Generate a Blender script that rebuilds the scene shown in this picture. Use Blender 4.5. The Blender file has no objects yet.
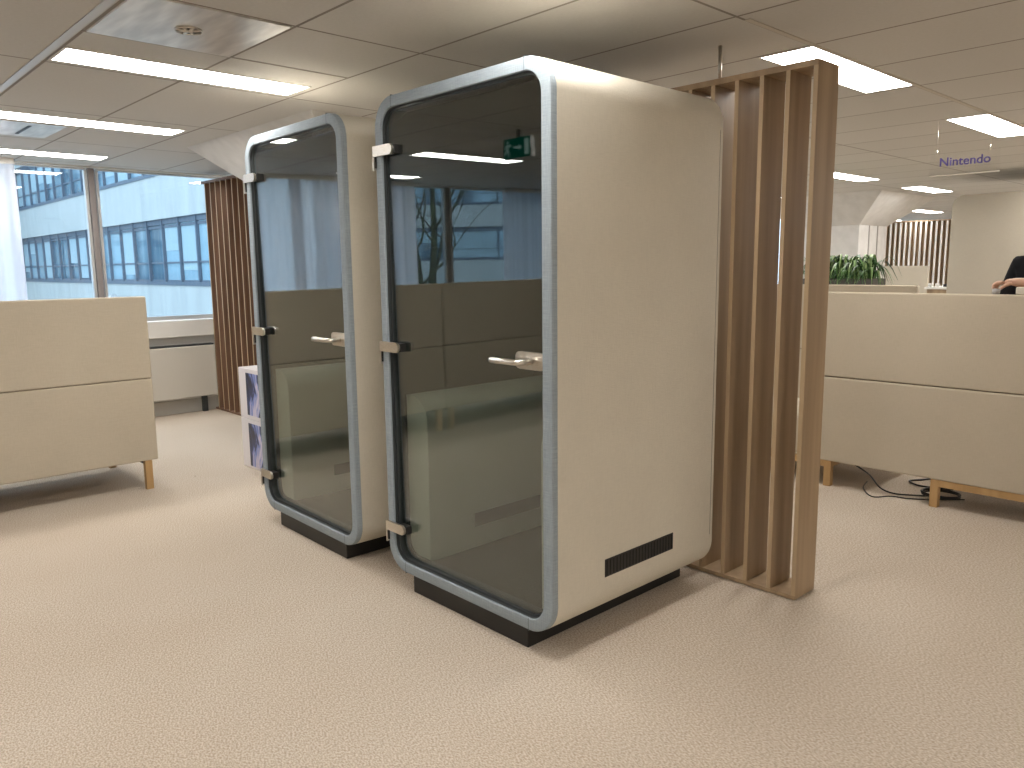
import bpy, bmesh, math, random
from mathutils import Vector, Matrix
random.seed(7)
COL = bpy.context.scene.collection
PI = math.pi

# ---------------------------------------------------------------- object helpers
def link(name, me, mat=None, parent=None):
    o = bpy.data.objects.new(name, me)
    COL.objects.link(o)
    if mat is not None and me is not None:
        for m in (mat if isinstance(mat, (list, tuple)) else [mat]):
            me.materials.append(m)
    if parent is not None:
        o.parent = parent
    return o

class MB:
    """collects shapes into one mesh; coordinates are local to the parent"""
    def __init__(self): self.bm = bmesh.new()
    def box(self, x0, x1, y0, y1, z0, z1, bev=0, M=None, seg=2, mi=0):
        r = bmesh.ops.create_cube(self.bm, size=1)
        vs = r['verts']
        for v in vs:
            v.co = Vector(((x0+x1)/2+v.co.x*(x1-x0), (y0+y1)/2+v.co.y*(y1-y0), (z0+z1)/2+v.co.z*(z1-z0)))
        fs = list({f for v in vs for f in v.link_faces})
        for f in fs: f.material_index = mi
        if bev > 0:
            es = list({e for v in vs for e in v.link_edges})
            rb = bmesh.ops.bevel(self.bm, geom=es, offset=bev, segments=seg, affect='EDGES', profile=.5)
            vs = list({v for f in rb['faces'] for v in f.verts} | {v for v in vs if v.is_valid})
        if M is not None:
            for v in vs: v.co = M @ v.co
        return self
    def tube(self, pts, r, n=10, cap=True, mi=0):
        pts = [Vector(p) for p in pts]
        rs = r if isinstance(r, (list, tuple)) else [r]*len(pts)
        rings = []; ref = None
        for i, p in enumerate(pts):
            d = (pts[min(i+1, len(pts)-1)]-pts[max(i-1, 0)]).normalized()
            if ref is None:
                ref = Vector((0, 0, 1)) if abs(d.z) < .9 else Vector((1, 0, 0))
            a = (ref-d*ref.dot(d)).normalized(); ref = a; b = d.cross(a)
            rings.append([self.bm.verts.new(p+rs[i]*(math.cos(2*PI*k/n)*a+math.sin(2*PI*k/n)*b)) for k in range(n)])
        for A, B in zip(rings, rings[1:]):
            for k in range(n):
                f = self.bm.faces.new((A[k], A[(k+1) % n], B[(k+1) % n], B[k])); f.smooth = True; f.material_index = mi
        if cap:
            self.bm.faces.new(rings[0][::-1]); self.bm.faces.new(rings[-1])
        return self
    def prism(self, poly, axis, a, b, smooth=False):
        """poly: 2D outline; extruded along axis ('x','y','z') from a to b"""
        def P(u, v, t): return {'x': (t, u, v), 'y': (u, t, v), 'z': (u, v, t)}[axis]
        A = [self.bm.verts.new(P(u, v, a)) for u, v in poly]
        B = [self.bm.verts.new(P(u, v, b)) for u, v in poly]
        n = len(poly)
        for k in range(n):
            f = self.bm.faces.new((A[k], A[(k+1) % n], B[(k+1) % n], B[k])); f.smooth = smooth
        self.bm.faces.new(A[::-1]); self.bm.faces.new(B)
        return self
    def loops(self, rings, closed=True, smooth=True):
        """joins successive closed loops of equal length"""
        R = [[self.bm.verts.new(p) for p in r] for r in rings]
        n = len(R[0])
        seq = list(zip(R, R[1:])) + ([(R[-1], R[0])] if closed else [])
        for A, B in seq:
            for k in range(n):
                f = self.bm.faces.new((A[k], A[(k+1) % n], B[(k+1) % n], B[k])); f.smooth = smooth
        return R
    def face(self, pts):
        return self.bm.faces.new([self.bm.verts.new(p) for p in pts])
    def build(self, name, mat, parent=None, normals=True):
        if normals: bmesh.ops.recalc_face_normals(self.bm, faces=self.bm.faces[:])
        me = bpy.data.meshes.new(name); self.bm.to_mesh(me); self.bm.free()
        return link(name, me, mat, parent)

def sharp(o, ang=40):
    me = o.data
    for p in me.polygons: p.use_smooth = True
    me.set_sharp_from_angle(angle=math.radians(ang))
    return o

def tag(o, label, cat, group=None, kind=None):
    o['label'] = label; o['category'] = cat
    if group: o['group'] = group
    if kind: o['kind'] = kind
    return o
def thing(name, label, cat, loc=(0, 0, 0), rz=0, group=None):
    o = bpy.data.objects.new(name, None); COL.objects.link(o)
    o.empty_display_size = .1
    o.location = loc; o.rotation_euler = (0, 0, rz)
    return tag(o, label, cat, group)
def struct(name, mb, mat, parent=None):
    o = mb.build(name, mat, parent)
    if parent is None: o['kind'] = 'structure'
    return o
def children(o): return [c for c in bpy.data.objects if c.parent == o]
def copy_tree(o, parent=None):
    c = o.copy(); COL.objects.link(c); c.parent = parent
    for ch in children(o): copy_tree(ch, c)
    return c

def rrect(x0, x1, z0, z1, r, n=10):
    pts = []
    for cx, cz, a0 in ((x1-r, z1-r, 0), (x0+r, z1-r, PI/2), (x0+r, z0+r, PI), (x1-r, z0+r, 1.5*PI)):
        for k in range(n+1):
            a = a0+PI/2*k/n
            pts.append((cx+r*math.cos(a), cz+r*math.sin(a)))
    return pts

# ---------------------------------------------------------------- materials
def mat(name, col=(.8, .8, .8), rough=.6, metal=0, spec=.5):
    m = bpy.data.materials.new(name); m.use_nodes = True
    b = m.node_tree.nodes['Principled BSDF']
    b.inputs['Base Color'].default_value = (*col, 1); b.inputs['Roughness'].default_value = rough
    b.inputs['Metallic'].default_value = metal; b.inputs['Specular IOR Level'].default_value = spec
    return m, m.node_tree, b
def N(nt, t, **kw):
    n = nt.nodes.new(t)
    for k, v in kw.items():
        if k in n.inputs: n.inputs[k].default_value = v
        else: setattr(n, k, v)
    return n
def noisy(name, c1, c2, scale=50, stretch=(1, 1, 1), rough=.7, metal=0, bump=0, detail=3, spec=.4, lo=.35, hi=.65, coord='Object'):
    m, nt, b = mat(name, c1, rough, metal, spec)
    tc = N(nt, 'ShaderNodeTexCoord'); mp = N(nt, 'ShaderNodeMapping'); mp.inputs['Scale'].default_value = stretch
    no = N(nt, 'ShaderNodeTexNoise', Scale=scale, Detail=detail)
    cr = N(nt, 'ShaderNodeValToRGB'); cr.color_ramp.elements[0].position = lo; cr.color_ramp.elements[1].position = hi
    cr.color_ramp.elements[0].color = (*c1, 1); cr.color_ramp.elements[1].color = (*c2, 1)
    L = nt.links.new
    L(tc.outputs[coord], mp.inputs[0]); L(mp.outputs[0], no.inputs['Vector']); L(no.outputs['Fac'], cr.inputs[0]); L(cr.outputs[0], b.inputs['Base Color'])
    if bump:
        bu = N(nt, 'ShaderNodeBump', Strength=bump, Distance=.003); L(no.outputs['Fac'], bu.inputs['Height']); L(bu.outputs[0], b.inputs['Normal'])
    return m
def fabric(name, c, var=.06, scale=420, bump=.35):
    """woven cloth: two crossed stretched noises"""
    m, nt, b = mat(name, c, .95, 0, .15)
    L = nt.links.new
    tc = N(nt, 'ShaderNodeTexCoord')
    outs = []
    for st in ((1, 1, .06), (.06, .06, 1)):
        mp = N(nt, 'ShaderNodeMapping'); mp.inputs['Scale'].default_value = st
        no = N(nt, 'ShaderNodeTexNoise', Scale=scale, Detail=2)
        L(tc.outputs['Object'], mp.inputs[0]); L(mp.outputs[0], no.inputs['Vector']); outs.append(no)
    ad = N(nt, 'ShaderNodeMath', operation='ADD'); L(outs[0].outputs['Fac'], ad.inputs[0]); L(outs[1].outputs['Fac'], ad.inputs[1])
    big = N(nt, 'ShaderNodeTexNoise', Scale=3.0, Detail=2); L(tc.outputs['Object'], big.inputs['Vector'])
    cr = N(nt, 'ShaderNodeValToRGB')
    cr.color_ramp.elements[0].position = .35; cr.color_ramp.elements[1].position = .65
    cr.color_ramp.elements[0].color = (*[x*(1-var*2) for x in c], 1); cr.color_ramp.elements[1].color = (*[min(1, x*(1+var*2)) for x in c], 1)
    hf = N(nt, 'ShaderNodeMath', operation='MULTIPLY'); hf.inputs[1].default_value = .5; L(ad.outputs[0], hf.inputs[0]); L(hf.outputs[0], cr.inputs[0])
    mx = N(nt, 'ShaderNodeMix', data_type='RGBA', blend_type='MULTIPLY'); mx.inputs['Factor'].default_value = .12
    L(cr.outputs[0], mx.inputs[6]); L(big.outputs['Fac'], mx.inputs[7]); L(mx.outputs[2], b.inputs['Base Color'])
    bu = N(nt, 'ShaderNodeBump', Strength=bump, Distance=.002); L(ad.outputs[0], bu.inputs['Height']); L(bu.outputs[0], b.inputs['Normal'])
    return m
def wood(name, c1, c2, rough=.5, scale=14, stretch=(1, 1, .05)):
    m = noisy(name, c1, c2, scale, stretch, rough, 0, .08, 6, .35, .3, .7)
    return m
def emit(name, col, s):
    m = bpy.data.materials.new(name); m.use_nodes = True; nt = m.node_tree; nt.nodes.clear()
    e = N(nt, 'ShaderNodeEmission', Strength=s); e.inputs[0].default_value = (*col, 1)
    o = N(nt, 'ShaderNodeOutputMaterial'); nt.links.new(e.outputs[0], o.inputs[0]); return m
def glass(name, tint, refl, refl90=1.0, rough=0.0):
    m = bpy.data.materials.new(name); m.use_nodes = True; nt = m.node_tree; nt.nodes.clear(); L = nt.links.new
    t = N(nt, 'ShaderNodeBsdfTransparent'); t.inputs[0].default_value = (*tint, 1)
    g = N(nt, 'ShaderNodeBsdfGlossy', Roughness=rough); g.inputs[0].default_value = (1, 1, 1, 1)
    lw = N(nt, 'ShaderNodeLayerWeight', Blend=.5)
    pw = N(nt, 'ShaderNodeMath', operation='POWER'); pw.inputs[1].default_value = 4.0
    mr = N(nt, 'ShaderNodeMapRange'); mr.inputs['To Min'].default_value = refl; mr.inputs['To Max'].default_value = refl90
    mx = N(nt, 'ShaderNodeMixShader'); o = N(nt, 'ShaderNodeOutputMaterial')
    L(lw.outputs['Facing'], pw.inputs[0]); L(pw.outputs[0], mr.inputs['Value']); L(mr.outputs[0], mx.inputs[0]); L(t.outputs[0], mx.inputs[1]); L(g.outputs[0], mx.inputs[2]); L(mx.outputs[0], o.inputs[0])
    return m

CREAM = fabric('cream_wool', (.66, .61, .51), .02)
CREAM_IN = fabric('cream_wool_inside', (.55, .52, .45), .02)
LINING = fabric('charcoal_lining', (.085, .085, .08), .04)
BEIGE = fabric('beige_screen_fabric', (.52, .455, .355), .022, 380, .2)
FELT = fabric('blue_grey_felt', (.31, .355, .385), .07, 300, .4)
BLACK = mat('black_plastic', (.012, .011, .010), .45)[0]
DARKG = mat('dark_gasket', (.035, .04, .042), .5)[0]
STEEL = noisy('satin_steel', (.62, .57, .50), (.70, .66, .60), 60, (1, 1, 8), .28, 1, 0)
WHITEP = mat('white_paint', (.78, .76, .72), .6)[0]
ALU = mat('light_aluminium', (.58, .57, .56), .4, .6)[0]
MULL = mat('mullion_paint', (.24, .21, .20), .5)[0]
OAK = wood('oak', (.40, .245, .105), (.50, .32, .15), .5, 20)
WALNUT = wood('slat_wood', (.27, .185, .11), (.40, .285, .175), .45, 16)
WALNUT2 = wood('red_slat_wood', (.13, .070, .042), (.22, .125, .078), .5, 16)  # slat wood reddened, white balance of the window-side screen put into the colour
SLATEDGE = wood('slat_wood_lightened', (.38, .275, .165), (.46, .34, .215), .5, 16)  # slat wood lightened, light on the front edges put into the colour
CONC = noisy('painted_concrete', (.58, .56, .53), (.64, .62, .59), 8, (1, 1, 1), .8, 0, .05)
WALLM = mat('wall_paint', (.70, .66, .60), .85)[0]
GLASS_BOOTH = glass('tinted_booth_glass', (.78, .83, .81), .09, .9)
GLASS_WIN = glass('window_glass', (.90, .94, .95), .05, .8)
LIGHT = emit('light_diffuser', (1, .965, .92), 24)

# carpet
def carpet():
    m, nt, b = mat('beige_loop_carpet', (.5, .4, .3), 1.0, 0, .05); L = nt.links.new
    tc = N(nt, 'ShaderNodeTexCoord')
    mp = N(nt, 'ShaderNodeMapping'); mp.inputs['Rotation'].default_value = (0, 0, .7); mp.inputs['Scale'].default_value = (1, 1.7, 1)
    L(tc.outputs['Object'], mp.inputs[0])
    n1 = N(nt, 'ShaderNodeTexNoise', Scale=105, Detail=3); L(mp.outputs[0], n1.inputs['Vector'])
    n2 = N(nt, 'ShaderNodeTexNoise', Scale=1.3, Detail=3); L(tc.outputs['Object'], n2.inputs['Vector'])
    c1 = N(nt, 'ShaderNodeValToRGB'); e = c1.color_ramp.elements
    e[0].position = .33; e[0].color = (.385, .315, .245, 1); e[1].position = .67; e[1].color = (.655, .58, .485, 1)
    L(n1.outputs['Fac'], c1.inputs[0])
    c2 = N(nt, 'ShaderNodeValToRGB'); e = c2.color_ramp.elements
    e[0].position = .3; e[0].color = (.94, .92, .90, 1); e[1].position = .7; e[1].color = (1, 1, 1, 1); L(n2.outputs['Fac'], c2.inputs[0])
    mx = N(nt, 'ShaderNodeMix', data_type='RGBA', blend_type='MULTIPLY'); mx.inputs['Factor'].default_value = 1
    L(c1.outputs[0], mx.inputs[6]); L(c2.outputs[0], mx.inputs[7])
    vo = N(nt, 'ShaderNodeTexVoronoi', Scale=2.3); L(tc.outputs['Object'], vo.inputs['Vector'])
    lt = N(nt, 'ShaderNodeMath', operation='LESS_THAN'); lt.inputs[1].default_value = .016; L(vo.outputs['Distance'], lt.inputs[0])
    m2 = N(nt, 'ShaderNodeMix', data_type='RGBA'); m2.inputs[7].default_value = (.16, .12, .09, 1)
    L(lt.outputs[0], m2.inputs['Factor']); L(mx.outputs[2], m2.inputs[6]); L(m2.outputs[2], b.inputs['Base Color'])
    bu = N(nt, 'ShaderNodeBump', Strength=.5, Distance=.006); L(n1.outputs['Fac'], bu.inputs['Height']); L(bu.outputs[0], b.inputs['Normal'])
    return m
CARPET = carpet()
# ceiling tiles: joints every 1.255 m and 0.625 m
def tiles():
    m, nt, b = mat('ceiling_tiles', (.6, .6, .6), .75, 0, .3); L = nt.links.new
    tc = N(nt, 'ShaderNodeTexCoord'); mp = N(nt, 'ShaderNodeMapping'); mp.inputs['Location'].default_value = (.07+1.255*8, -.315+.625*20, 0)
    L(tc.outputs['Object'], mp.inputs[0])
    br = N(nt, 'ShaderNodeTexBrick', Scale=1.0); br.offset = 0; br.squash = 1
    br.inputs['Mortar Size'].default_value = .0075; br.inputs['Mortar Smooth'].default_value = .1
    br.inputs['Brick Width'].default_value = 1.255; br.inputs['Row Height'].default_value = .625
    br.inputs['Color1'].default_value = (.61, .59, .555, 1); br.inputs['Color2'].default_value = (.585, .565, .53, 1); br.inputs['Mortar'].default_value = (.27, .24, .21, 1)
    L(mp.outputs[0], br.inputs['Vector'])
    no = N(nt, 'ShaderNodeTexNoise', Scale=60, Detail=4); L(tc.outputs['Object'], no.inputs['Vector'])
    mx = N(nt, 'ShaderNodeMix', data_type='RGBA', blend_type='MULTIPLY'); mx.inputs['Factor'].default_value = .12
    L(br.outputs['Color'], mx.inputs[6]); L(no.outputs['Fac'], mx.inputs[7]); L(mx.outputs[2], b.inputs['Base Color'])
    bu = N(nt, 'ShaderNodeBump', Strength=.6, Distance=.004, invert=True); L(br.outputs['Fac'], bu.inputs['Height']); L(bu.outputs[0], b.inputs['Normal'])
    return m
TILES = tiles()

H = 2.45; WX = -5.26; X1 = 8.0; Y0 = -8.0; Y1 = 22.0

# ---------------------------------------------------------------- room shell
struct('floor', MB().box(WX-.25, X1, Y0, Y1, -.2, 0), CARPET)
struct('ceiling', MB().box(WX-.25, X1, Y0, Y1, H, H+.2), TILES)
struct('wall_right', MB().box(X1, X1+.2, Y0, Y1, 0, H), WALLM)
struct('wall_back', MB().box(WX, X1, Y0-.2, Y0, 0, H), WALLM)
struct('wall_far', MB().box(WX, X1, Y1, Y1+.2, 0, H), WALLM)
struct('wall_left', MB().box(WX-.2, WX, Y0, Y1, 0, .80), WHITEP)
struct('trim_1', MB().box(WX-.2, WX+.10, Y0, Y1, .80, .97, .006), WHITEP)          # window sill board
struct('trim_2', MB().box(WX-.2, WX+.002, Y0, Y1, 2.437, 2.45), WHITEP)              # head of the window band
struct('baseboard_left', MB().box(WX, WX+.012, Y0, Y1, 0, .14), mat('skirting', (.45, .43, .39), .6)[0])
# window units between mullions
ym = [.34+2.375*k for k in range(-3, 9)]
for i, (a, b) in enumerate(zip(ym, ym[1:])):
    w = bpy.data.objects.new('window_%d' % (i+1), None); COL.objects.link(w); w['kind'] = 'structure'; w.location = (WX-.08, (a+b)/2, .97)
    h = (b-a)/2
    MB().box(-.03, .03, -h+.036, -h+.06, 0, 1.45).box(-.03, .03, h-.06, h-.036, 0, 1.45).box(-.03, .03, -h+.05, h-.05, 0, .04).box(-.03, .03, -h+.05, h-.05, 1.452, 1.466).build('window_frame', ALU, w)
    MB().box(-.005, .005, -h+.06, h-.06, .04, 1.452).build('window_pane', GLASS_WIN, w)
for i, a in enumerate(ym):
    struct('trim_%d' % (i+3), MB().box(WX-.11, WX-.045, a-.027, a+.027, .97, 2.437, .004), MULL)
# metal runner in the ceiling and extra joints
struct('trim_20', MB().box(WX, X1, -.985, -.952, H-.004, H+.001), ALU)
struct('trim_21', MB().box(-.70, -.685, -.94, .31, H-.002, H+.001), mat('joint', (.3, .27, .24), .7)[0])
struct('trim_22', MB().box(1.185, 1.21, 1.0, 12, H-.003, H+.001), mat('t_bar', (.5, .45, .38), .5)[0])
# perimeter convector
cv = thing('convector_radiator', 'long beige convector cover low under the window band', 'radiator', (WX+.012, 0, .17))
MB().box(0, .11, -3.5, 1.34, 0, .53, .008).build('cover_panel', mat('convector_paint', (.62, .58, .51), .5)[0], cv)
MB().box(0, .09, -3.5, 1.34, .531, .545).build('top_grille', DARKG, cv)
for yy in (-3.2, -1.6, 0, 1.2): MB().box(.02, .06, yy, yy+.05, -.17, .0).build('foot', DARKG, cv)

# ---------------------------------------------------------------- mushroom columns (capital 2 m square)
def column(n, cx, cy):
    b = MB()
    r = [[(cx-h, cy-h, z), (cx+h, cy-h, z), (cx+h, cy+h, z), (cx-h, cy+h, z)] for h, z in ((.5, 0), (.5, 2.02), (1.0, H-.001))]
    b.loops(r, closed=False, smooth=False)
    b.face(r[0][::-1]); b.face(r[2])
    return struct('trim_%d' % n, b, CONC)
column(30, -2.54, 1.57)
column(31, -2.55, 10.2)
b = MB()
for yy in (10.05, 10.35): b.box(-2.052, -2.04, yy-.012, yy+.012, 0, 2.02)
struct('trim_32', b, mat('column_joint', (.35, .33, .30), .7)[0])

# ---------------------------------------------------------------- ceiling lights
def ceiling_light(label):
    t = thing('ceiling_light', label, 'ceiling light', group='recessed strip lights in the ceiling')
    MB().box(-.135, .135, -.60, -.588, -.004, .002).box(-.135, .135, .588, .60, -.004, .002).box(-.135, -.127, -.588, .588, -.004, .002).box(.127, .135, -.588, .588, -.004, .002).build('light_frame', WHITEP, t)
    MB().box(-.127, .127, -.588, .588, -.003, .001).build('diffuser', LIGHT, t)
    return t
NAMED = {(-1.13, -.92): 'long strip light beside the round steel air vent, above the left foreground',
 (-2.9, -.92): 'strip light second from the window at upper left',
 (-4.62, -.92): 'strip light nearest the window, lowest of the three at upper left',
 (1.06, 1.58): 'big bright strip light above the end of the tall slat screen',
 (1.06, 4.08): 'strip light cut by the right edge, in front of the hanging sign',
 (-1.13, 6.58): 'strip light partly behind the right edge of the tall slat screen',
 (-1.13, 9.08): 'strip light just in front of the far white column',
 (-1.13, 11.58): 'small distant strip light over the far cream booth',
 (-2.9, 14.08): 'tiny distant strip light above the far slat wall',
 (-4.62, 16.58): 'farthest strip light, just over the left end of the far slat wall'}
first = None
for x in (-4.62, -2.9, -1.13, 1.06, 2.83, 4.6, 6.37):  # rows right of the booths are added out of view as fill light
    for k in range(-1, 8):
        y = -.92+2.5*k
        key = (x, round(y, 2))
        lab = NAMED.get(key)
        if (lab is None and y > 12 and x > 0) or (x == 2.83 and -2 < y < 5) or (x == 4.6 and 0 < y < 3): continue
        lab2 = lab or 'unseen ceiling strip light outside the photo or hidden behind the booths'
        o = ceiling_light(lab2) if first is None else copy_tree(first)
        first = first or o
        o.location = (x, y+.59, H); o['label'] = lab2

# steel ceiling vent tiles
PLATE = noisy('brushed_plate', (.60, .58, .56), (.84, .82, .79), 3, (1, 5, 1), .30, .45, .12, 2)
v = thing('ceiling_vent', 'square polished steel air vent with small round spoked outlet at top left', 'air vent', (-.38, -.625, H))
MB().box(-.30, .30, -.30, .30, -.006, .002, .002).build('vent_plate', PLATE, v)
b = MB(); b.tube([(.052*math.cos(a), .052*math.sin(a), -.009) for a in [2*PI*k/24 for k in range(25)]], .004, 6, False)
for k in range(4):
    a = PI/4*k; c_, s_ = math.cos(a), math.sin(a); b.tube([(-.05*c_, -.05*s_, -.010), (.05*c_, .05*s_, -.010)], .0055, 6)
sp = b.build('spoked_outlet', STEEL, v)
b = MB(); b.prism([(.05*math.cos(2*PI*k/24), .05*math.sin(2*PI*k/24)) for k in range(24)], 'z', -.0085, -.006); b.build('outlet_hole', BLACK, v)
v = thing('ceiling_vent', 'dim polished metal vent tile low at the far left between two strip lights', 'air vent', (-3.4, -.60, H))
MB().box(-.31, .31, -.20, .20, -.006, .002, .002).build('vent_plate', PLATE, v)
MB().box(-.2, .2, -.01, .01, -.009, -.006).build('vent_slot', BLACK, v)

# ---------------------------------------------------------------- phone booth
BW, BZ0, BZ1, BY0, BY1 = 1.065, .090, 2.195, .03, 1.067
def ring(x0, x1, z0, z1, r, y): return [(x, y, z) for x, z in rrect(x0, x1, z0, z1, r)]
def booth(label, loc, rz):
    t = thing('phone_booth', label, 'phone booth', loc, rz, 'phone booths standing side by side')
    W = BW
    # shell: hollow rounded tube with a vent opening drawn by the grille set in it
    s = MB()
    s.loops([ring(0, W, BZ0, BZ1, .125, BY0), ring(0, W, BZ0, BZ1, .125, BY1-.012), ring(.004, W-.004, BZ0+.004, BZ1-.004, .121, BY1-.003),
             ring(.015, W-.015, BZ0+.015, BZ1-.015, .11, BY1), ring(.05, W-.05, BZ0+.045, BZ1-.06, .08, BY1), ring(.05, W-.05, BZ0+.045, BZ1-.06, .08, BY0)])
    sharp(s.build('shell', CREAM, t), 50)
    s = MB(); s.prism(rrect(.045, W-.045, BZ0+.04, BZ1-.055, .085), 'y', BY1-.06, BY1-.003); s.build('back_panel', CREAM, t)
    # frame of felt with rounded outer and inner edge
    f = MB(); d = .012
    f.loops([ring(.001, W-.001, BZ0, BZ1-.001, .125, BY0), ring(.001, W-.001, BZ0+.001, BZ1-.001, .125, .009), ring(.003, W-.003, BZ0+.003, BZ1-.003, .123, .003),
             ring(.009, W-.009, BZ0+.009, BZ1-.009, .118, 0), ring(.046, W-.046, BZ0+.046, BZ1-.046, .086, 0),
             ring(.049, W-.049, BZ0+.049, BZ1-.049, .083, .003), ring(.049, W-.049, BZ0+.049, BZ1-.049, .083, BY0)])
    fr = sharp(f.build('frame', FELT, t), 30)
    SE = mat('seam', (.12, .14, .15), .9)[0]                           # thin seams where the felt sections meet
    for x in (.13, W-.13):
        for a, b_ in ((BZ0-.0006, BZ0+.049), (BZ1-.049, BZ1+.0006)): MB().box(x-.0012, x+.0012, -.0006, .02, a, b_).build('frame_seam', SE, fr)
    g = MB()
    g.loops([ring(.0495, W-.0495, BZ0+.0495, BZ1-.0495, .083, .010), ring(.051, W-.051, BZ0+.051, BZ1-.051, .081, .010),
             ring(.051, W-.051, BZ0+.051, BZ1-.051, .081, .022), ring(.060, W-.060, BZ0+.060, BZ1-.060, .073, .022),
             ring(.060, W-.060, BZ0+.060, BZ1-.060, .073, .084), ring(.0495, W-.0495, BZ0+.0495, BZ1-.0495, .083, .084)])
    sharp(g.build('gasket', DARKG, t), 50)
    ln = MB()                                                          # dark inner lining of walls and ceiling
    LR = [ring(.0515, W-.0515, BZ0+.047, BZ1-.0615, .079, .086), ring(.0515, W-.0515, BZ0+.047, BZ1-.0615, .079, BY1-.061)]
    R_ = ln.loops(LR, closed=False); ln.bm.faces.new(R_[1])
    sharp(ln.build('lining', LINING, t), 40)
    # glass door with hinges and lever
    dr = MB(); dr.prism(rrect(.053, W-.053, BZ0+.053, BZ1-.053, .078), 'y', .029, .037)
    Rm = Matrix.Translation((.05, .033, 1.14)) @ Matrix.Rotation(math.radians(-.6), 4, 'Z') @ Matrix.Rotation(math.radians(.4), 4, 'X') @ Matrix.Translation((-.05, -.033, -1.14))
    for v_ in dr.bm.verts: v_.co = Rm @ v_.co
    door = dr.build('glass_door', GLASS_BOOTH, t)
    hz = (1.975, 1.128, .293)
    for z in hz:
        hg = MB()
        hg.prism([(.001, z-.022), (.126, z-.022), (.138, z-.012), (.141, z), (.138, z+.012), (.126, z+.022), (.001, z+.022)], 'y', -.012, .0)
        hg.box(-.003, .004, -.012, BY0+.02, z-.08, z+.022, .002)
        h_ = hg.build('hinge', STEEL, t)
        MB().box(.085, .146, .0, .031, z-.019, z+.019, .003).build('hinge_pad', BLACK, h_)
        MB().box(.004, .011, -.006, .004, z-.07, z-.022).build('hinge_slot', BLACK, h_)
    hp = MB(); hp.prism([(p, q) for p, q in rrect(.858, W-.054, 1.100, 1.165, .022, 6)], 'y', .018, .033); pl = hp.build('handle_plate', STEEL, t)
    lv = MB()
    lv.tube([(.945, .022, 1.132), (.945, -.025, 1.132), (.938, -.042, 1.132), (.92, -.048, 1.132), (.80, -.050, 1.132), (.79, -.045, 1.132), (.787, -.025, 1.132)], [.011, .011, .0115, .0115, .0115, .011, .009], 12)
    lv.build('lever', STEEL, pl)
    # base plinth
    MB().box(.157, W-.157, .0235, 1.042, 0, BZ0+.01, .003).build('plinth', BLACK, t)
    # inside: floor, padded side walls with air slots
    MB().box(.10, W-.10, .086, BY1-.06, BZ0+.045, BZ0+.050).build('inner_floor', mat('booth_floor', (.055, .05, .045), .9)[0], t)
    for sx, nm in ((0, 0), (1, 1)):
        X = (lambda x: x) if sx == 0 else (lambda x: W-x)
        e_ = .204 if sx == 0 else .145
        poly = [(X(.05), .17), (X(.055), BZ0+.05), (X(e_), BZ0+.05), (X(e_), .77)]
        for k in range(9):
            a = PI/2*k/8; poly.append((X(e_-.11+.11*math.cos(a)), .79+.11*math.sin(a)))
        poly.append((X(.05), .90))
        m = MB(); m.prism(poly, 'y', .090, BY1-.06); w = sharp(m.build('side_padding', CREAM_IN, t), 30)
        xa, xb = sorted((X(e_-.0005), X(e_+.0015)))
        MB().box(xa, xb, .357, .80, .242, .308).build('inner_air_slot', DARKG, w)
    # vent grille in the right side
    vg = MB().box(W-.004, W+.0025, .297, .749, .257, .330)
    vgo = vg.build('air_grille', BLACK, t)
    fins = MB()
    for k in range(22):
        y = .306+k*.0205; fins.box(W+.002, W+.0045, y, y+.003, .262, .325)
    fins.build('grille_fins', mat('grille_fin', (.010, .010, .010), .7)[0], vgo)
    vg = MB().box(-.0025, .004, .297, .749, .257, .330); vg.build('air_grille', BLACK, t)
    # seam near the back edge
    MB().box(W-.001, W+.0006, BY1-.030, BY1-.028, .25, 2.04).build('shell_seam', mat('shell_seam', (.2, .18, .15), .9)[0], t)
    return t
B1 = booth('larger phone booth with grey felt frame and glass door, nearer one in the middle', (0, 0, 0), 0)
B2 = copy_tree(B1)
B2.location = (-1.327, .0186, 0); B2.rotation_euler = (0, 0, -.0232)
B2['label'] = 'phone booth with glass front and blue-grey felt frame, farther and left of the big one'

# far cream booth seen from behind
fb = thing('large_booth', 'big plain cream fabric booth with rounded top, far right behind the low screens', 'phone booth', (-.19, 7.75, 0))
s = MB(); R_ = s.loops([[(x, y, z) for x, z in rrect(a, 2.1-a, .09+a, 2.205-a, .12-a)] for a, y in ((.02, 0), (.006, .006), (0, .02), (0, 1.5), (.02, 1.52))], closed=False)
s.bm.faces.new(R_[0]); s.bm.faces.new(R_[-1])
sharp(s.build('shell', fabric('cream_wool_dimmed', (.42, .375, .305), .02), fb), 40)  # cream darkened, the weaker light at that end put into the colour
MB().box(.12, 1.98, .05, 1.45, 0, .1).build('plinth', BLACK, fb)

# ---------------------------------------------------------------- slat screens
def slat_screen(label, x0, x1, y0, y1, h, pitch, th, name='slat_screen', W_=None):
    W_ = W_ or WALNUT
    t = thing(name, label, 'wooden screen', (x0, y0, 0), 0)
    L_ = x1-x0; D = y1-y0
    MB().box(0, L_, 0, D, .004, .022, .001).build('bottom_rail', W_, t)
    MB().box(0, L_, 0, D, h-.025, h, .001).build('top_rail', W_, t)
    n = int(L_/pitch)
    for k in range(n+1):
        x = L_-k*pitch
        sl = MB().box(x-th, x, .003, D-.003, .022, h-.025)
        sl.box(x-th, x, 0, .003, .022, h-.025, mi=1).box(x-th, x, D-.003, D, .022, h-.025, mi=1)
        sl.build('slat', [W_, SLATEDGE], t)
    return t
S1 = slat_screen('tall free-standing screen of deep vertical wooden slats just behind the nearer booth', -.12, 1.425, 1.163, 1.347, 2.285, .1185, .018)
MB().tube([(1.03, .10, 2.285), (1.03, .10, H)], .009, 10).build('ceiling_fixing_rod', STEEL, S1)
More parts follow.
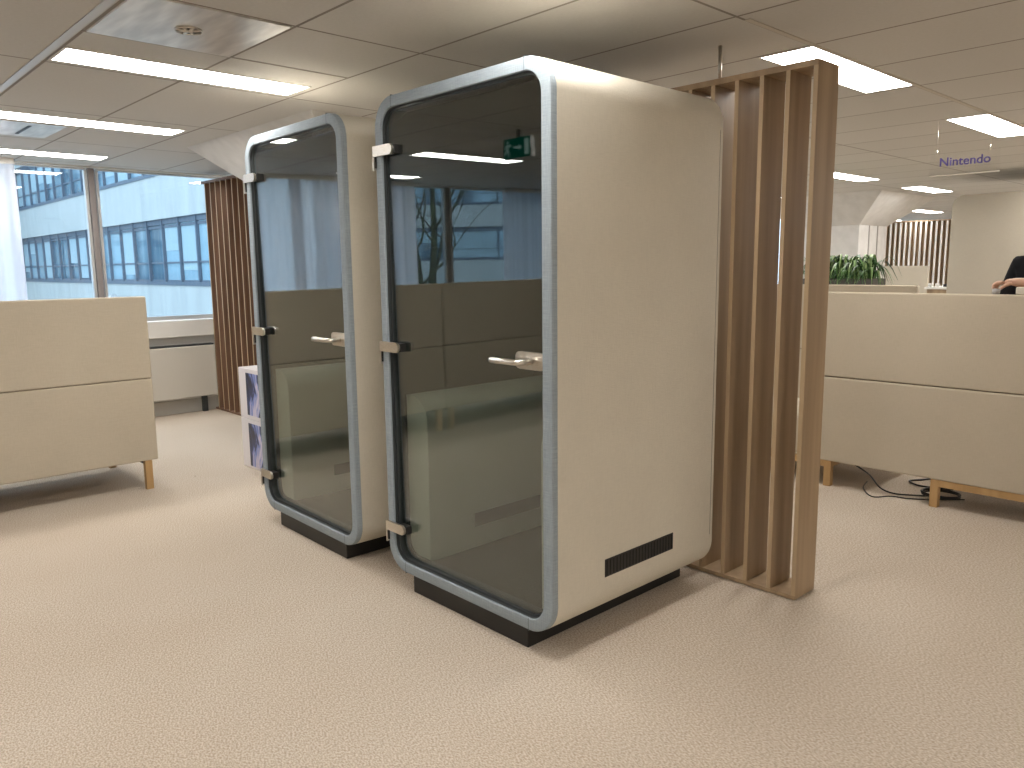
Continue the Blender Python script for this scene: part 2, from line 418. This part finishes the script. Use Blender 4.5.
slat_screen('wooden slat screen standing at the window wall, left of the farther booth', -5.235, -3.6, 1.35, 1.53, 2.37, .1285, .014, W_=WALNUT2)
SW = slat_screen('distant slat wall with pale vertical slats beyond the far column', -5.1, -.6, 14.4, 14.5, 2.27, .094, .034, 'slat_wall')
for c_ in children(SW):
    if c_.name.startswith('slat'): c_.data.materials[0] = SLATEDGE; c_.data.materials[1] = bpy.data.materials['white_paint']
MB().box(0, 4.5, .101, .12, 0, 2.27).build('back_panel', WALNUT, SW)

# ---------------------------------------------------------------- low fabric screens (desk dividers)
def screen_x(name, label, x0, x1, y, th, ztop, zseam, zbot, feet=(), joints=()):
    """screen running along x, front at y"""
    t = thing(name, label, 'desk screen', (x0, y, 0))
    L_ = x1-x0; js = [0]+[j-x0 for j in joints]+[L_]
    for a, b_ in zip(js, js[1:]):
        MB().box(a+.002, b_-.002, 0, th, zseam+.0018, ztop, .010, seg=3).build('upper_panel', BEIGE, t)
        MB().box(a+.002, b_-.002, 0, th, zbot, zseam-.0018, .010, seg=3).build('lower_panel', BEIGE, t)
    MB().box(.03, L_-.03, th*.3, th*.7, zseam-.01, zseam+.01).build('joint_strip', BLACK, t)
    return t
DR = screen_x('desk_screen', 'long low beige fabric screen on oak feet, right of the slat screen', .50, 4.3, 3.02, .06, 1.29, .737, .172, joints=(2.4,))
def oak_frame(par, xa, xb, dy0=.0, dy1=.75, z=.172):
    MB().box(xa, xa+.046, dy0, dy0+.046, 0, z, .002).build('leg', OAK, par)
    MB().box(xb-.046, xb, dy0, dy0+.046, 0, z, .002).build('leg', OAK, par)
    MB().box(xa, xa+.046, dy1-.046, dy1, 0, z, .002).build('leg', OAK, par)
    MB().box(xb-.046, xb, dy1-.046, dy1, 0, z, .002).build('leg', OAK, par)
    MB().box(xa+.046, xb-.046, dy0, dy0+.046, z-.042, z, .002).build('rail', OAK, par)
    MB().box(xa, xa+.046, dy0+.046, dy1-.046, z-.042, z, .002).build('rail', OAK, par)
    MB().box(xb-.046, xb, dy0+.046, dy1-.046, z-.042, z, .002).build('rail', OAK, par)
oak_frame(DR, -.60, .215, .006)
oak_frame(DR, .835, 2.4, .006, .60)
# unseen boxes on the same frames, enlarged to shade the floor underneath
MB().box(-.60, .45, .062, .75, .172, .44, .02).build('unseen_box', BEIGE, DR)
MB().box(.75, 3.7, .062, .60, .172, .44, .02).build('unseen_box', BEIGE, DR)

# second low screen behind it
D2 = screen_x('desk_screen', 'low beige screen farther back, its top edge just above the front screen', -1.4, .66, 4.5, .06, 1.295, .737, .172)
for x in (.1, 1.0, 1.9): MB().box(x, x+.045, .01, .05, 0, .172).build('leg', OAK, D2)

# left screens along y (window side)
def left_unit(label, y0, y1):
    t = thing('desk_screen', label, 'desk screen', (-2.56, y0, 0), 0, 'low beige screens in a row on the left')
    L_ = y1-y0
    MB().box(0, .06, .002, L_-.002, .7605, 1.306, .010, seg=3).build('upper_panel', BEIGE, t)
    MB().box(0, .06, .002, L_-.002, .200, .757, .010, seg=3).build('lower_panel', BEIGE, t)
    MB().box(.02, .04, .03, L_-.03, .75, .768).build('joint_strip', BLACK, t)
    for yy in (.045, L_-.09):
        MB().prism([(0.012, .199), (.056, .199), (.052, 0), (.014, 0)], 'y', yy, yy+.045).build('leg', OAK, t)
        MB().prism([(-.80, .199), (-.756, .199), (-.758, 0), (-.798, 0)], 'y', yy, yy+.045).build('leg', OAK, t)
        MB().box(-.79, .012, yy+.005, yy+.04, .170, .199).build('rail', BLACK, t)
    MB().box(-.80, -.001, .02, L_-.02, .200, .44, .02).build('unseen_box', BEIGE, t)
    MB().box(-.004, .012, L_-.003, L_+.004, .30, .36).build('edge_clip', BLACK, t)
    return t
left_unit('low beige two-panel screen on oak feet at the left photo edge', -2.16, -.175)
left_unit('low beige fabric screen seen only mirrored in the booth glass', -4.27, -2.165)

# ---------------------------------------------------------------- printed cartons beside farther booth
def picture():
    m, nt, b = mat('printed_picture', (.1, .1, .2), .35); L = nt.links.new
    tc = N(nt, 'ShaderNodeTexCoord'); mp = N(nt, 'ShaderNodeMapping'); mp.inputs['Scale'].default_value = (2.2, 1, .8); mp.inputs['Location'].default_value = (.3, 0, .2)
    no = N(nt, 'ShaderNodeTexNoise', Scale=5, Detail=4, Distortion=1.2)
    cr = N(nt, 'ShaderNodeValToRGB'); e = cr.color_ramp.elements
    e[0].position = .40; e[0].color = (.012, .014, .03, 1); e[1].position = .68; e[1].color = (.55, .50, .60, 1)
    q = e.new(.50); q.color = (.03, .04, .11, 1); q = e.new(.58); q.color = (.16, .22, .50, 1)
    L(tc.outputs['Object'], mp.inputs[0]); L(mp.outputs[0], no.inputs['Vector']); L(no.outputs['Fac'], cr.inputs[0]); L(cr.outputs[0], b.inputs['Base Color'])
    return m
PIC = picture(); CARD = mat('white_carton', (.66, .61, .60), .5)[0]
for k, (z, lab) in enumerate(((0, 'white carton with a dark blue printed picture, lower of the two by the farther booth'), (.378, 'white carton with a dark blue printed picture, stacked on top of the other'))):
    t = thing('printed_carton', lab, 'box', (-2.68, .50, z), 0, 'cartons stacked beside the farther booth')
    MB().box(0, .46, 0, .32, .001, .376, .004).build('carton', CARD, t)
    MB().box(.125, .44, -.0025, .001, .02+.01*k, .345).build('printed_picture', PIC, t)

# ---------------------------------------------------------------- curtains
def curtain(label, y0, y1, ph):
    m = bpy.data.materials.get('sheer_curtain')
    if m is None:
        m = bpy.data.materials.new('sheer_curtain'); m.use_nodes = True; nt = m.node_tree; nt.nodes.clear(); L = nt.links.new
        d = N(nt, 'ShaderNodeBsdfDiffuse'); d.inputs[0].default_value = (.80, .80, .86, 1)
        tl = N(nt, 'ShaderNodeBsdfTranslucent'); tl.inputs[0].default_value = (.84, .84, .90, 1)
        tr = N(nt, 'ShaderNodeBsdfTransparent')
        a = N(nt, 'ShaderNodeMixShader'); a.inputs[0].default_value = .6; b = N(nt, 'ShaderNodeMixShader'); b.inputs[0].default_value = .18
        o = N(nt, 'ShaderNodeOutputMaterial')
        L(d.outputs[0], a.inputs[1]); L(tl.outputs[0], a.inputs[2]); L(a.outputs[0], b.inputs[1]); L(tr.outputs[0], b.inputs[2]); L(b.outputs[0], o.inputs[0])
    t = thing('curtain', label, 'curtain', (WX+.17, y0, 0), 0, 'sheer curtains at the window')
    mb = MB(); n = int((y1-y0)/.018); rows = []
    for j in range(9):
        z = .03+j*(2.40-.03)/8; row = []
        for i in range(n+1):
            y = i*(y1-y0)/n
            am = .035*(.75+.25*math.sin(y*2.1+ph))*(1.0-.25*j/8)
            x = am*math.sin(y*34+1.6*math.sin(y*3.7+ph)+.25*math.sin(j*.8))+.012*math.sin(y*71+ph*2)
            row.append(mb.bm.verts.new((x, y, z)))
        rows.append(row)
    for A, B in zip(rows, rows[1:]):
        for i in range(n):
            f = mb.bm.faces.new((A[i], A[i+1], B[i+1], B[i])); f.smooth = True
    mb.build('curtain_cloth', m, t)
    MB().box(-.015, .015, 0, y1-y0, 2.40, 2.449).build('curtain_track', WHITEP, t)
    return t
curtain('sheer white curtain at the far left edge, in front of the window', -3.73, -.33, .3)
curtain('sheer white curtain seen only mirrored in the nearer booth glass', -7.6, -5.2, 1.9)

# ---------------------------------------------------------------- exit sign (mirrored in the nearer booth)
es = thing('exit_sign', 'green running-man emergency exit sign hanging from the ceiling, mirrored in the booth glass', 'sign', (-1.41, -2.1, 2.24))
GR = emit('sign_green', (.0, .075, .045), 1.0); WH = emit('sign_white', (.55, .8, .7), .6)
MB().box(-.15, .15, -.02, .02, 0, .15, .004).build('sign_box', mat('sign_case', (.5, .5, .5), .5)[0], es)
MB().box(-.146, .146, .0195, .0225, .004, .146).build('sign_face', GR, es)
p = MB(); Y = .0235
p.prism([(-.098+.011*math.cos(2*PI*k/12), .122+.011*math.sin(2*PI*k/12)) for k in range(12)], 'y', .022, Y)
for a, b_, w in (((-.097, .108), (-.105, .066), .010), ((-.105, .066), (-.085, .045), .007), ((-.085, .045), (-.09, .018), .006), ((-.105, .066), (-.122, .042), .007), ((-.122, .042), (-.14, .042), .006),
                 ((-.097, .104), (-.075, .09), .006), ((-.075, .09), (-.062, .102), .005), ((-.097, .104), (-.12, .095), .006), ((-.12, .095), (-.128, .075), .005)):
    a = Vector(a); b_ = Vector(b_); d = (b_-a).normalized(); q = Vector((-d.y, d.x))*w
    p.prism([tuple(a-q), tuple(b_-q), tuple(b_+q), tuple(a+q)], 'y', .022, Y)
p.prism([(-.03, .070), (.022, .070), (.022, .052), (.05, .078), (.022, .104), (.022, .086), (-.03, .086)], 'y', .022, Y)
p.box(.085, .132, .022, Y, .02, .13)
p.build('running_man_symbol', WH, es)
MB().box(-.012, .012, -.01, .01, .15, .21).build('ceiling_bracket', BLACK, es)

# ---------------------------------------------------------------- hanging sign with lettering
hs = thing('hanging_sign', 'clear hanging sign with small violet-blue lettering under the ceiling at right', 'sign', (.84, 4.15, 2.08))
MB().box(-.02, .42, -.004, .004, 0, .145).build('clear_panel', glass('clear_acrylic', (.99, .99, .99), .015, .4), hs)
cu = bpy.data.curves.new('sign_text', 'FONT'); cu.body = 'Nintendo'; cu.size = .082; cu.extrude = .002; cu.offset = .0012
tx = bpy.data.objects.new('lettering', cu); COL.objects.link(tx)
dg = bpy.context.evaluated_depsgraph_get(); me = bpy.data.meshes.new_from_object(tx.evaluated_get(dg)); bpy.data.objects.remove(tx)
w_ = max(v.co.x for v in me.vertices)
for v_ in me.vertices:
    x, y, z = v_.co; v_.co = (x*.325/w_+.04, -.0065+z*.5, y+.062)
me.materials.clear(); link('lettering', me, mat('violet_ink', (.10, .08, .34), .5)[0], hs)
MB().box(-.02, .42, -.006, .006, -.006, .002).build('lower_edge', mat('edge_clear', (.75, .72, .66), .2)[0], hs)
for x in (.02, .36):
    MB().tube([(x, 0, .145), (x, 0, H-2.08)], .0012, 6).tube([(x, 0, .14), (x, 0, .175)], .005, 8).build('hanging_wire', STEEL, hs)

# ---------------------------------------------------------------- cables under the right screen
def cable(label, pts, r, name='power_cable'):
    # smooth through points
    P = [Vector(p) for p in pts]; out = []
    for i in range(len(P)-1):
        p0, p1, p2, p3 = P[max(i-1, 0)], P[i], P[i+1], P[min(i+2, len(P)-1)]
        for k in range(8):
            t = k/8; out.append(.5*((2*p1)+(-p0+p2)*t+(2*p0-5*p1+4*p2-p3)*t*t+(-p0+3*p1-3*p2+p3)*t**3))
    out.append(P[-1])
    return tag(MB().tube(out, r, 8).build(name, BLACK), label, 'cable')
cable('thin black cable curving out onto the carpet under the right screen', [(.85, 3.30, .006), (.90, 3.12, .006), (1.02, 2.97, .006), (1.10, 3.06, .006), (1.22, 3.10, .006), (1.45, 3.3, .006)], .004)
cable('black cable hanging down from the right screen to the carpet', [(.86, 3.07, .165), (.93, 3.13, .10), (1.0, 3.13, .03), (1.08, 3.13, .008), (1.17, 3.16, .008), (1.3, 3.25, .008)], .005)
cable('coiled black cable lying against the oak foot under the right screen', [(1.33-.11*math.cos(a)+.0, 3.24+.10*math.sin(a), .022+.010*k/6) for k, a in enumerate([PI*.35*j for j in range(13)])], .006)
cable('short black cable with plug in the dark gap under the right screen', [(1.15, 3.72, .008), (1.1, 3.6, .008), (1.05, 3.5, .008), (1.15, 3.43, .008), (1.33, 3.48, .008)], .006)

# ---------------------------------------------------------------- planter, counter and bits in the background
cb = thing('storage_cabinet', 'storage cabinet behind the low screens carrying the green plant box', 'cabinet', (-1.35, 6.5, 0))
MB().box(0, 1.0, 0, .45, .03, 1.10, .004).build('cabinet_body', WHITEP, cb)
for k in range(2):
    d = MB().box(.01+.495*k, .49+.495*k, -.015, 0, .05, 1.08, .002).build('door', WHITEP, cb)
    MB().box(.46+.02*k+.01, .47+.02*k+.01, -.03, -.015, .5, .62).build('handle', STEEL, d)
pt = thing('planter_box', 'dark grey rectangular plant box full of green arching leaves, right of the slat screen', 'plant', (-1.32, 6.55, 1.101))
MB().box(0, .80, 0, .34, 0, .20, .004).build('box', mat('planter_grey', (.075, .068, .06), .6)[0], pt)
MB().box(.02, .78, .02, .32, .19, .203).build('soil', mat('soil', (.04, .03, .02), 1)[0], pt)
LEAF = [noisy('leaf_green_%d' % i, a, b_, 12, (1, 1, 1), .45, 0, 0) for i, (a, b_) in enumerate((((.030, .085, .020), (.10, .22, .06)), ((.10, .20, .06), (.30, .42, .17)), ((.012, .04, .012), (.04, .11, .03))))]
for mi in range(3):
    lf = MB()
    for k in range(100):
        bx, by = random.uniform(.05, .75), random.uniform(.05, .29)
        a = random.uniform(0, 2*PI); ln = random.uniform(.16, .36); up = random.uniform(.06, .26); wd = random.uniform(.009, .017)
        d = Vector((math.cos(a), math.sin(a), 0)); sd = Vector((-d.y, d.x, 0))
        prev = None
        for j in range(7):
            t = j/6; c_ = Vector((bx, by, .19))+d*ln*t*(.5+.5*t)+Vector((0, 0, up*math.sin(t*2.4)+.02*t-.20*t*t*t+.05*min(1, t*3)))
            w = wd*math.sin(PI*min(.98, .12+t*.88))
            cur = (lf.bm.verts.new(c_-sd*w+Vector((0, 0, .003))), lf.bm.verts.new(c_), lf.bm.verts.new(c_+sd*w+Vector((0, 0, .003))))
            if prev:
                for q in (0, 1): f = lf.bm.faces.new((prev[q], prev[q+1], cur[q+1], cur[q])); f.smooth = True
            prev = cur
    lf.build('foliage', LEAF[mi], pt, normals=False)

hb = thing('high_back_screen', 'small pale cream panel beyond the plant box, in front of the distant slat wall', 'desk screen', (-2.0, 11.2, 0))
MB().box(-.35, .42, 0, .07, .15, 1.415, .012, seg=3).build('panel', CREAM, hb)
for x in (-.3, .33): MB().box(x, x+.04, .01, .06, 0, .15).build('leg', OAK, hb)

ct = thing('bar_counter', 'white-topped wooden counter left of the far cream booth', 'counter', (-.98, 9.35, 0))
MB().box(0, 1.7, 0, .6, 1.11, 1.14, .003).build('counter_top', WHITEP, ct)
MB().box(.03, 1.67, .03, .57, 0, 1.11).build('counter_body', WALNUT, ct)
t = thing('coffee_tray', 'low black tray standing on the distant white counter', 'tray', (-.78, 9.45, 1.141))
MB().box(0, .30, 0, .25, 0, .035, .006).build('tray', BLACK, t); MB().box(.02, .12, .05, .2, .035, .06, .01).build('black_lump', BLACK, t)
t = thing('monitor', 'dark upright frame at the far counter beside the cream booth', 'monitor', (-.45, 9.6, 1.141))
MB().box(-.15, .2, 0, .03, .08, .40, .004).build('screen', BLACK, t); MB().box(-.135, .185, -.002, .0, .095, .385).build('display', mat('grey_display', (.18, .16, .15), .3)[0], t)
MB().box(.0, .05, .005, .025, 0, .09).build('stand', STEEL, t)
for k, (x, lab) in enumerate(((-.93, 'leftmost small white cup on the distant counter'), (-.84, 'small white cup next to the black tray on the distant counter'))):
    b = MB(); b.tube([(0, 0, 0), (0, 0, .045)], [.02, .028], 14); c = b.build('cup', WHITEP); c.location = (x, 9.42, 1.1415); tag(c, lab, 'cup', 'cups on the distant counter')

# ---------------------------------------------------------------- person behind the right screen
def skin(name, verts, edges, radii, material, parent, sub=2, root=0):
    me = bpy.data.meshes.new(name); me.from_pydata(verts, edges, [])
    o = link(name, me, material, parent)
    md = o.modifiers.new('Skin', 'SKIN'); md.use_smooth_shade = True
    for i, r in enumerate(radii):
        sv = me.skin_vertices[0].data[i]; sv.radius = r if isinstance(r, tuple) else (r, r); sv.use_root = (i == root)
    s = o.modifiers.new('Sub', 'SUBSURF'); s.levels = sub; s.render_levels = sub
    # apply through the depsgraph so the mesh is real
    dg = bpy.context.evaluated_depsgraph_get(); m2 = bpy.data.meshes.new_from_object(o.evaluated_get(dg))
    m2.materials.clear(); m2.materials.append(material); o.modifiers.clear(); o.data = m2
    return o
SKIN = noisy('skin', (.56, .33, .235), (.64, .39, .28), 25, (1, 1, 1), .5, 0, .03)
TEE = fabric('black_cotton', (.012, .012, .014), .1); JEAN = fabric('dark_trousers', (.03, .035, .05), .1)
HAIR = noisy('brown_hair', (.05, .03, .018), (.11, .07, .04), 80, (1, 1, .2), .5)
pe = thing('person', 'person in a black T-shirt behind the right screen, one bare forearm resting over its edge', 'person', (1.70, 3.86, 0))
# origin at the feet, facing -y; local coordinates
V = [(0, 0, .98), (0, -.01, 1.16), (0, -.02, 1.36), (0, -.02, 1.46), (0, -.035, 1.54), (0, -.055, 1.625), (0, -.055, 1.73),     # pelvis..head 0-6
     (-.12, .0, .93), (-.13, -.02, .50), (-.14, .02, .10), (-.145, -.10, .045),                                                # 7-10 right leg
     (.12, .0, .93), (.13, -.02, .50), (.14, .02, .10), (.145, -.10, .045),                                                    # 11-14
     (-.19, -.01, 1.44), (-.25, -.02, 1.17), (-.20, -.20, 1.06), (-.18, -.27, 1.05),                                           # 15-18 right arm
     (.19, -.02, 1.44), (.20, -.28, 1.30), (.06, -.40, 1.338), (-.085, -.49, 1.352), (-.125, -.494, 1.355)]                                         # 19-22 left arm: elbow, forearm, wrist
E_ = [(0, 1), (1, 2), (2, 3), (3, 4), (4, 5), (5, 6), (0, 7), (7, 8), (8, 9), (9, 10), (0, 11), (11, 12), (12, 13), (13, 14),
      (2, 15), (15, 16), (16, 17), (17, 18), (2, 19), (19, 20), (20, 21), (21, 22), (22, 23)]
Rr = [(.15, .11), (.125, .09), (.135, .082), (.075, .06), (.052, .054), (.092, .110), (.098, .116), .085, .058, .04, .035, .085, .058, .04, .035,
      .050, .042, .030, .026, .050, .046, .040, (.030, .027), (.028, .020)]
body = skin('body', V, E_, Rr, SKIN, pe)
# T-shirt over torso and upper arms
tv = [(0, 0, .93), (0, -.01, 1.16), (0, -.02, 1.36), (0, -.02, 1.475), (-.19, -.01, 1.44), (-.245, -.02, 1.20), (.19, -.02, 1.44), (.198, -.24, 1.32)]
skin('t_shirt', tv, [(0, 1), (1, 2), (2, 3), (2, 4), (4, 5), (2, 6), (6, 7)], [(.175, .125), (.165, .125), (.195, .145), (.095, .090), .086, .070, .086, .066], TEE, pe)
skin('trousers', [(0, 0, .97), (-.12, 0, .90), (-.13, -.02, .50), (-.14, .02, .10), (.12, 0, .90), (.13, -.02, .50), (.14, .02, .10)],
     [(0, 1), (1, 2), (2, 3), (0, 4), (4, 5), (5, 6)], [(.165, .125), .098, .075, .06, .098, .075, .06], JEAN, pe)
for sx in (-1, 1):
    sh = MB(); sh.box(sx*.142-.045, sx*.142+.045, -.20, .07, .0, .075, .03, seg=3); sh.build('shoe', WHITEP, pe)
# hair, ears, face
hr = MB(); bmesh.ops.create_icosphere(hr.bm, subdivisions=3, radius=1)
for v_ in hr.bm.verts:
    c_ = v_.co.copy(); v_.co = Vector((c_.x*.090, -.040+c_.y*.112, 1.740+c_.z*.105))
    if c_.y < -.25 and c_.z < .35: v_.co.y = max(v_.co.y, -.04); v_.co.z += .01
    if c_.z < -.4: v_.co.x *= .75; v_.co.z += .03
hr.build('hair', HAIR, pe)
fc = MB()
for sx in (-1, 1): fc.box(sx*.031-.009, sx*.031+.009, -.1515, -.143, 1.684, 1.692, .003)
fc.build('eyes', BLACK, pe)
fc = MB().tube([(0, -.142, 1.69), (0, -.158, 1.662), (0, -.166, 1.647), (0, -.145, 1.640)], [.007, .011, .013, .008], 8); fc.build('nose', SKIN, pe)
MB().box(-.022, .022, -.150, -.135, 1.612, 1.620, .003).build('mouth', mat('lips', (.45, .18, .15), .5)[0], pe)
for sx in (-1, 1): MB().box(sx*.079-.009, sx*.079+.009, -.07, -.035, 1.65, 1.705, .006).build('ear', SKIN, pe)
# left hand lying over the top of the screen: palm, four bent fingers, thumb
W0 = Vector((-.085, -.49, 1.352))
pv = [W0, W0+Vector((-.028, -.004, .004)), W0+Vector((-.062, -.008, -.002))]
pe_ = [(0, 1), (1, 2)]; pr = [(.024, .019), (.030, .020), (.034, .017)]
skin('hand', pv, pe_, pr, SKIN, body)
kb = W0+Vector((-.078, -.010, .000))
for k, (l, dy) in enumerate(((.88, -.030), (1.0, -.011), (.95, .009), (.75, .027))):
    s0 = kb+Vector((0, dy, -.002*k))
    skin('finger', [s0+Vector((.02, 0, 0)), s0+Vector((-.014*l, -.001, -.001)), s0+Vector((-.034*l, -.003, -.017)), s0+Vector((-.034*l, -.004, -.040*l)), s0+Vector((-.024*l, -.004, -.055*l))],
         [(0, 1), (1, 2), (2, 3), (3, 4)], [.0095, .0098, .0088, .0078, .0066], SKIN, body, 1)
skin('thumb', [W0+Vector((-.018, -.018, -.004)), W0+Vector((-.040, -.036, -.014)), W0+Vector((-.062, -.040, -.030)), W0+Vector((-.076, -.036, -.044))], [(0, 1), (1, 2), (2, 3)], [.013, .0115, .010, .0078], SKIN, body, 1)
# right hand, hidden behind the screen
W1 = Vector((-.18, -.27, 1.05))
skin('hand', [W1, W1+Vector((.01, -.03, 0)), W1+Vector((.015, -.065, -.005))], [(0, 1), (1, 2)], [(.024, .019), (.034, .02), (.034, .017)], SKIN, body)
for k, dx in enumerate((-.028, -.010, .010, .028)):
    s0 = W1+Vector((.015+dx, -.08, -.005))
    skin('finger', [s0+Vector((0, .02, 0)), s0+Vector((0, -.02, 0)), s0+Vector((0, -.042, -.010)), s0+Vector((0, -.055, -.028))], [(0, 1), (1, 2), (2, 3)], [.0095, .009, .0085, .007], SKIN, body, 1)
skin('thumb', [W1+Vector((.03, -.02, 0)), W1+Vector((.05, -.045, -.008)), W1+Vector((.052, -.068, -.015))], [(0, 1), (1, 2)], [.013, .011, .008], SKIN, body, 1)
# grey cup held below that hand, standing on the screen edge's shelf
sh_ = thing('small_box', 'small pale beige box on top of the right screen at the photo edge', 'box', (1.70, 3.03, 1.291))
MB().box(0, .16, 0, .05, 0, .042, .006).build('box_body', CREAM, sh_)
cp = MB(); cp.tube([(0, 0, 0), (0, 0, .030)], [.018, .021], 16); cp = cp.build('cup', mat('grey_cup', (.35, .34, .33), .5)[0]); cp.location = (1.60, 3.05, 1.291)
tag(cp, 'small grey cup under the fingers of the person on the right', 'cup')

# ---------------------------------------------------------------- outside
OUTC = noisy('facade_concrete', (.40, .42, .41), (.46, .48, .47), 1.5, (1, 1, .25), .85, 0, 0, 5)
OUTF = mat('facade_frame', (.10, .13, .17), .5)[0]
def fglass(name, c1, c2):
    m = noisy(name, c1, c2, .5, (1, 1, .15), .08, 0, 0, 2, .9, .42, .58); return m
OUTG = fglass('facade_glass', (.06, .12, .17), (.26, .40, .48))
BLIND = mat('facade_blind', (.32, .43, .48), .8)[0]
def facade(label, P0, P1, floors, pitch, width):
    """facade running from P0 to P1 (ground plan); its front faces the left-hand normal"""
    P0 = Vector(P0); P1 = Vector(P1); d = (P1-P0); L_ = d.length; rz = math.atan2(d.y, d.x)
    t = thing('office_building', label, 'building', (P0.x, P0.y, -4), rz)
    MB().box(0, L_, .5, 12, 0, 4+floors[-1][1]+4).build('building_core', OUTC, t)
    prev = -4.0
    for z0, z1 in floors:
        MB().box(0, L_, 0, .5, prev+4, z0+4).build('spandrel', OUTC, t)
        prev = z1
    MB().box(0, L_, 0, .5, prev+4, prev+5.4).build('spandrel', OUTC, t)
    for z0, z1 in floors:
        n = int(L_/width)
        MB().box(0, L_, .10, .5, z1+3.82, z1+4, 0).box(0, L_, -.03, .12, z0+3.98, z0+4.10).build('window_rail', OUTF, t)
        for k in range(n):
            x = k*width
            w = MB().box(x, x+.07, .06, .2, z0+4.08, z1+4).box(x+.07, x+width, .13, .17, (z0+z1)/2+3.6, (z0+z1)/2+3.66).box(x+.1, x+width, .12, .2, z0+4.08, z0+4.16).box(x+.1, x+width, .12, .2, z1+3.70, z1+3.78).build('window', OUTF, t)
            MB().box(x+.1, x+width, .16, .18, z0+4.1, z1+4).build('pane', OUTG, w)
            if random.random() < .45:
                hh = random.uniform(.3, 1.0)*(z1-z0-.3)
                MB().box(x+.12, x+width-.02, .150, .157, z1+4-.2-hh, z1+4-.2).build('blind', BLIND, w)
    return t
fl = [(.98, 3.22), (4.68, 6.82)]
facade('pale concrete office building with two bands of windows, seen through the windows on the left', (-48, 8), (-10, 8), fl, 3.6, 1.50)
w = facade('concrete wing at the far end of the window bands, by the left curtain', (-46, -14), (-46, 7.9), fl, 3.6, 1.5)
c_ = Vector((-38.5, -33.0)); dv = Vector((-.62, .78))
facade('pale office building with wide windows seen only mirrored in the nearer booth glass', tuple(c_-dv*18), tuple(c_+dv*14), [(1.5, 3.7), (5.2, 7.4)], 3.6, 3.4)
g = MB().box(-80, WX-.6, -70, 60, -4.2, -4.0); struct('ground', g, noisy('paving', (.25, .25, .24), (.32, .32, .31), 2, (1, 1, 1), .9))
wl = thing('facade_lamp', 'small pale tubular lamp on the concrete wall opposite, above the left screen', 'lamp', (-29.5, 7.93, .35))
MB().tube([(-.7, -.5, -.15), (.35, -.5, .15)], .13, 12).build('lamp_tube', ALU, wl)
MB().box(.2, .75, -.55, -.42, -.02, .16).box(.62, .78, -.55, .05, -.45, .16).build('bracket', ALU, wl)

# tree outside (mirrored in the booth glass)
BARK = noisy('mossy_bark', (.02, .018, .013), (.07, .075, .035), 9, (1, 1, .4), .95, 0, .5)
def tree(label, x, y, s, seed):
    random.seed(seed)
    tr = thing('tree', label, 'tree', (x, y, -4))
    b = MB()
    def limb(p, d, r, n, depth):
        pts = [p.copy()]; rs = [r]
        for i in range(n):
            q = .28 if depth else .10
            d = (d+Vector((random.uniform(-q, q), random.uniform(-q, q), random.uniform(-.05, .12)))).normalized()
            if not depth: d = (d+Vector((-.25*(p.x), -.25*(p.y), .4))).normalized()
            p = p+d*.45*s; r *= .90; pts.append(p.copy()); rs.append(r*random.uniform(.9, 1.2))
            if depth < 3 and i > 0 and random.random() < (.5 if depth else .62) and (depth or pts[-1].z > 3.0):
                a = random.uniform(0, 2*PI); dd = (Vector((math.cos(a), math.sin(a), random.uniform(.1, .8)))+d*.4).normalized()
                limb(p.copy(), dd, r*(.45 if depth == 0 else .6), max(3, n-4-depth), depth+1)
        b.tube(pts, rs, 8 if depth < 2 else 5)
    limb(Vector((0, 0, 0)), Vector((.02, .02, 1)), .34*s, 20, 0)
    b.build('trunk_and_branches', BARK, tr)
    return tr
tree('bare mossy tree outside the window, seen only mirrored in the nearer booth glass', -14.0, -10.55, 1.0, 5)
tree('second bare tree beyond the curtain edge, mirrored at the left of the nearer booth glass', -24.0, -16.9, 1.1, 11)

# ---------------------------------------------------------------- world, camera
w = bpy.data.worlds.new('World'); bpy.context.scene.world = w; w.use_nodes = True
w.node_tree.nodes['Background'].inputs[0].default_value = (.62, .80, 1.0, 1); w.node_tree.nodes['Background'].inputs[1].default_value = 4.4

cam = bpy.data.cameras.new('Camera'); co = bpy.data.objects.new('Camera', cam); COL.objects.link(co)
f, cx, cy, cz, pt_, yw, rl = 782.62, 2.97158, -1.97665, 1.47707, -.149292, -.818878, -.011161
cam.sensor_width = 36; cam.lens = f*36/1024; cam.clip_end = 300; cam.clip_start = .05
sy, cyw, sp_, cp_ = math.sin(yw), math.cos(yw), math.sin(pt_), math.cos(pt_)
fw = Vector((sy*cp_, cyw*cp_, sp_)); rt = Vector((cyw, -sy, 0)); up = rt.cross(fw)
cr, sr = math.cos(rl), math.sin(rl); r2 = cr*rt+sr*up; u2 = -sr*rt+cr*up
M = Matrix((r2, u2, -fw)).transposed().to_4x4(); M.translation = (cx, cy, cz)
co.matrix_world = M
sc = bpy.context.scene; sc.camera = co
sc.view_settings.view_transform = 'Standard'; sc.view_settings.look = 'None'; sc.view_settings.gamma = 1; sc.view_settings.use_curve_mapping = False
sc.view_settings.exposure = .05
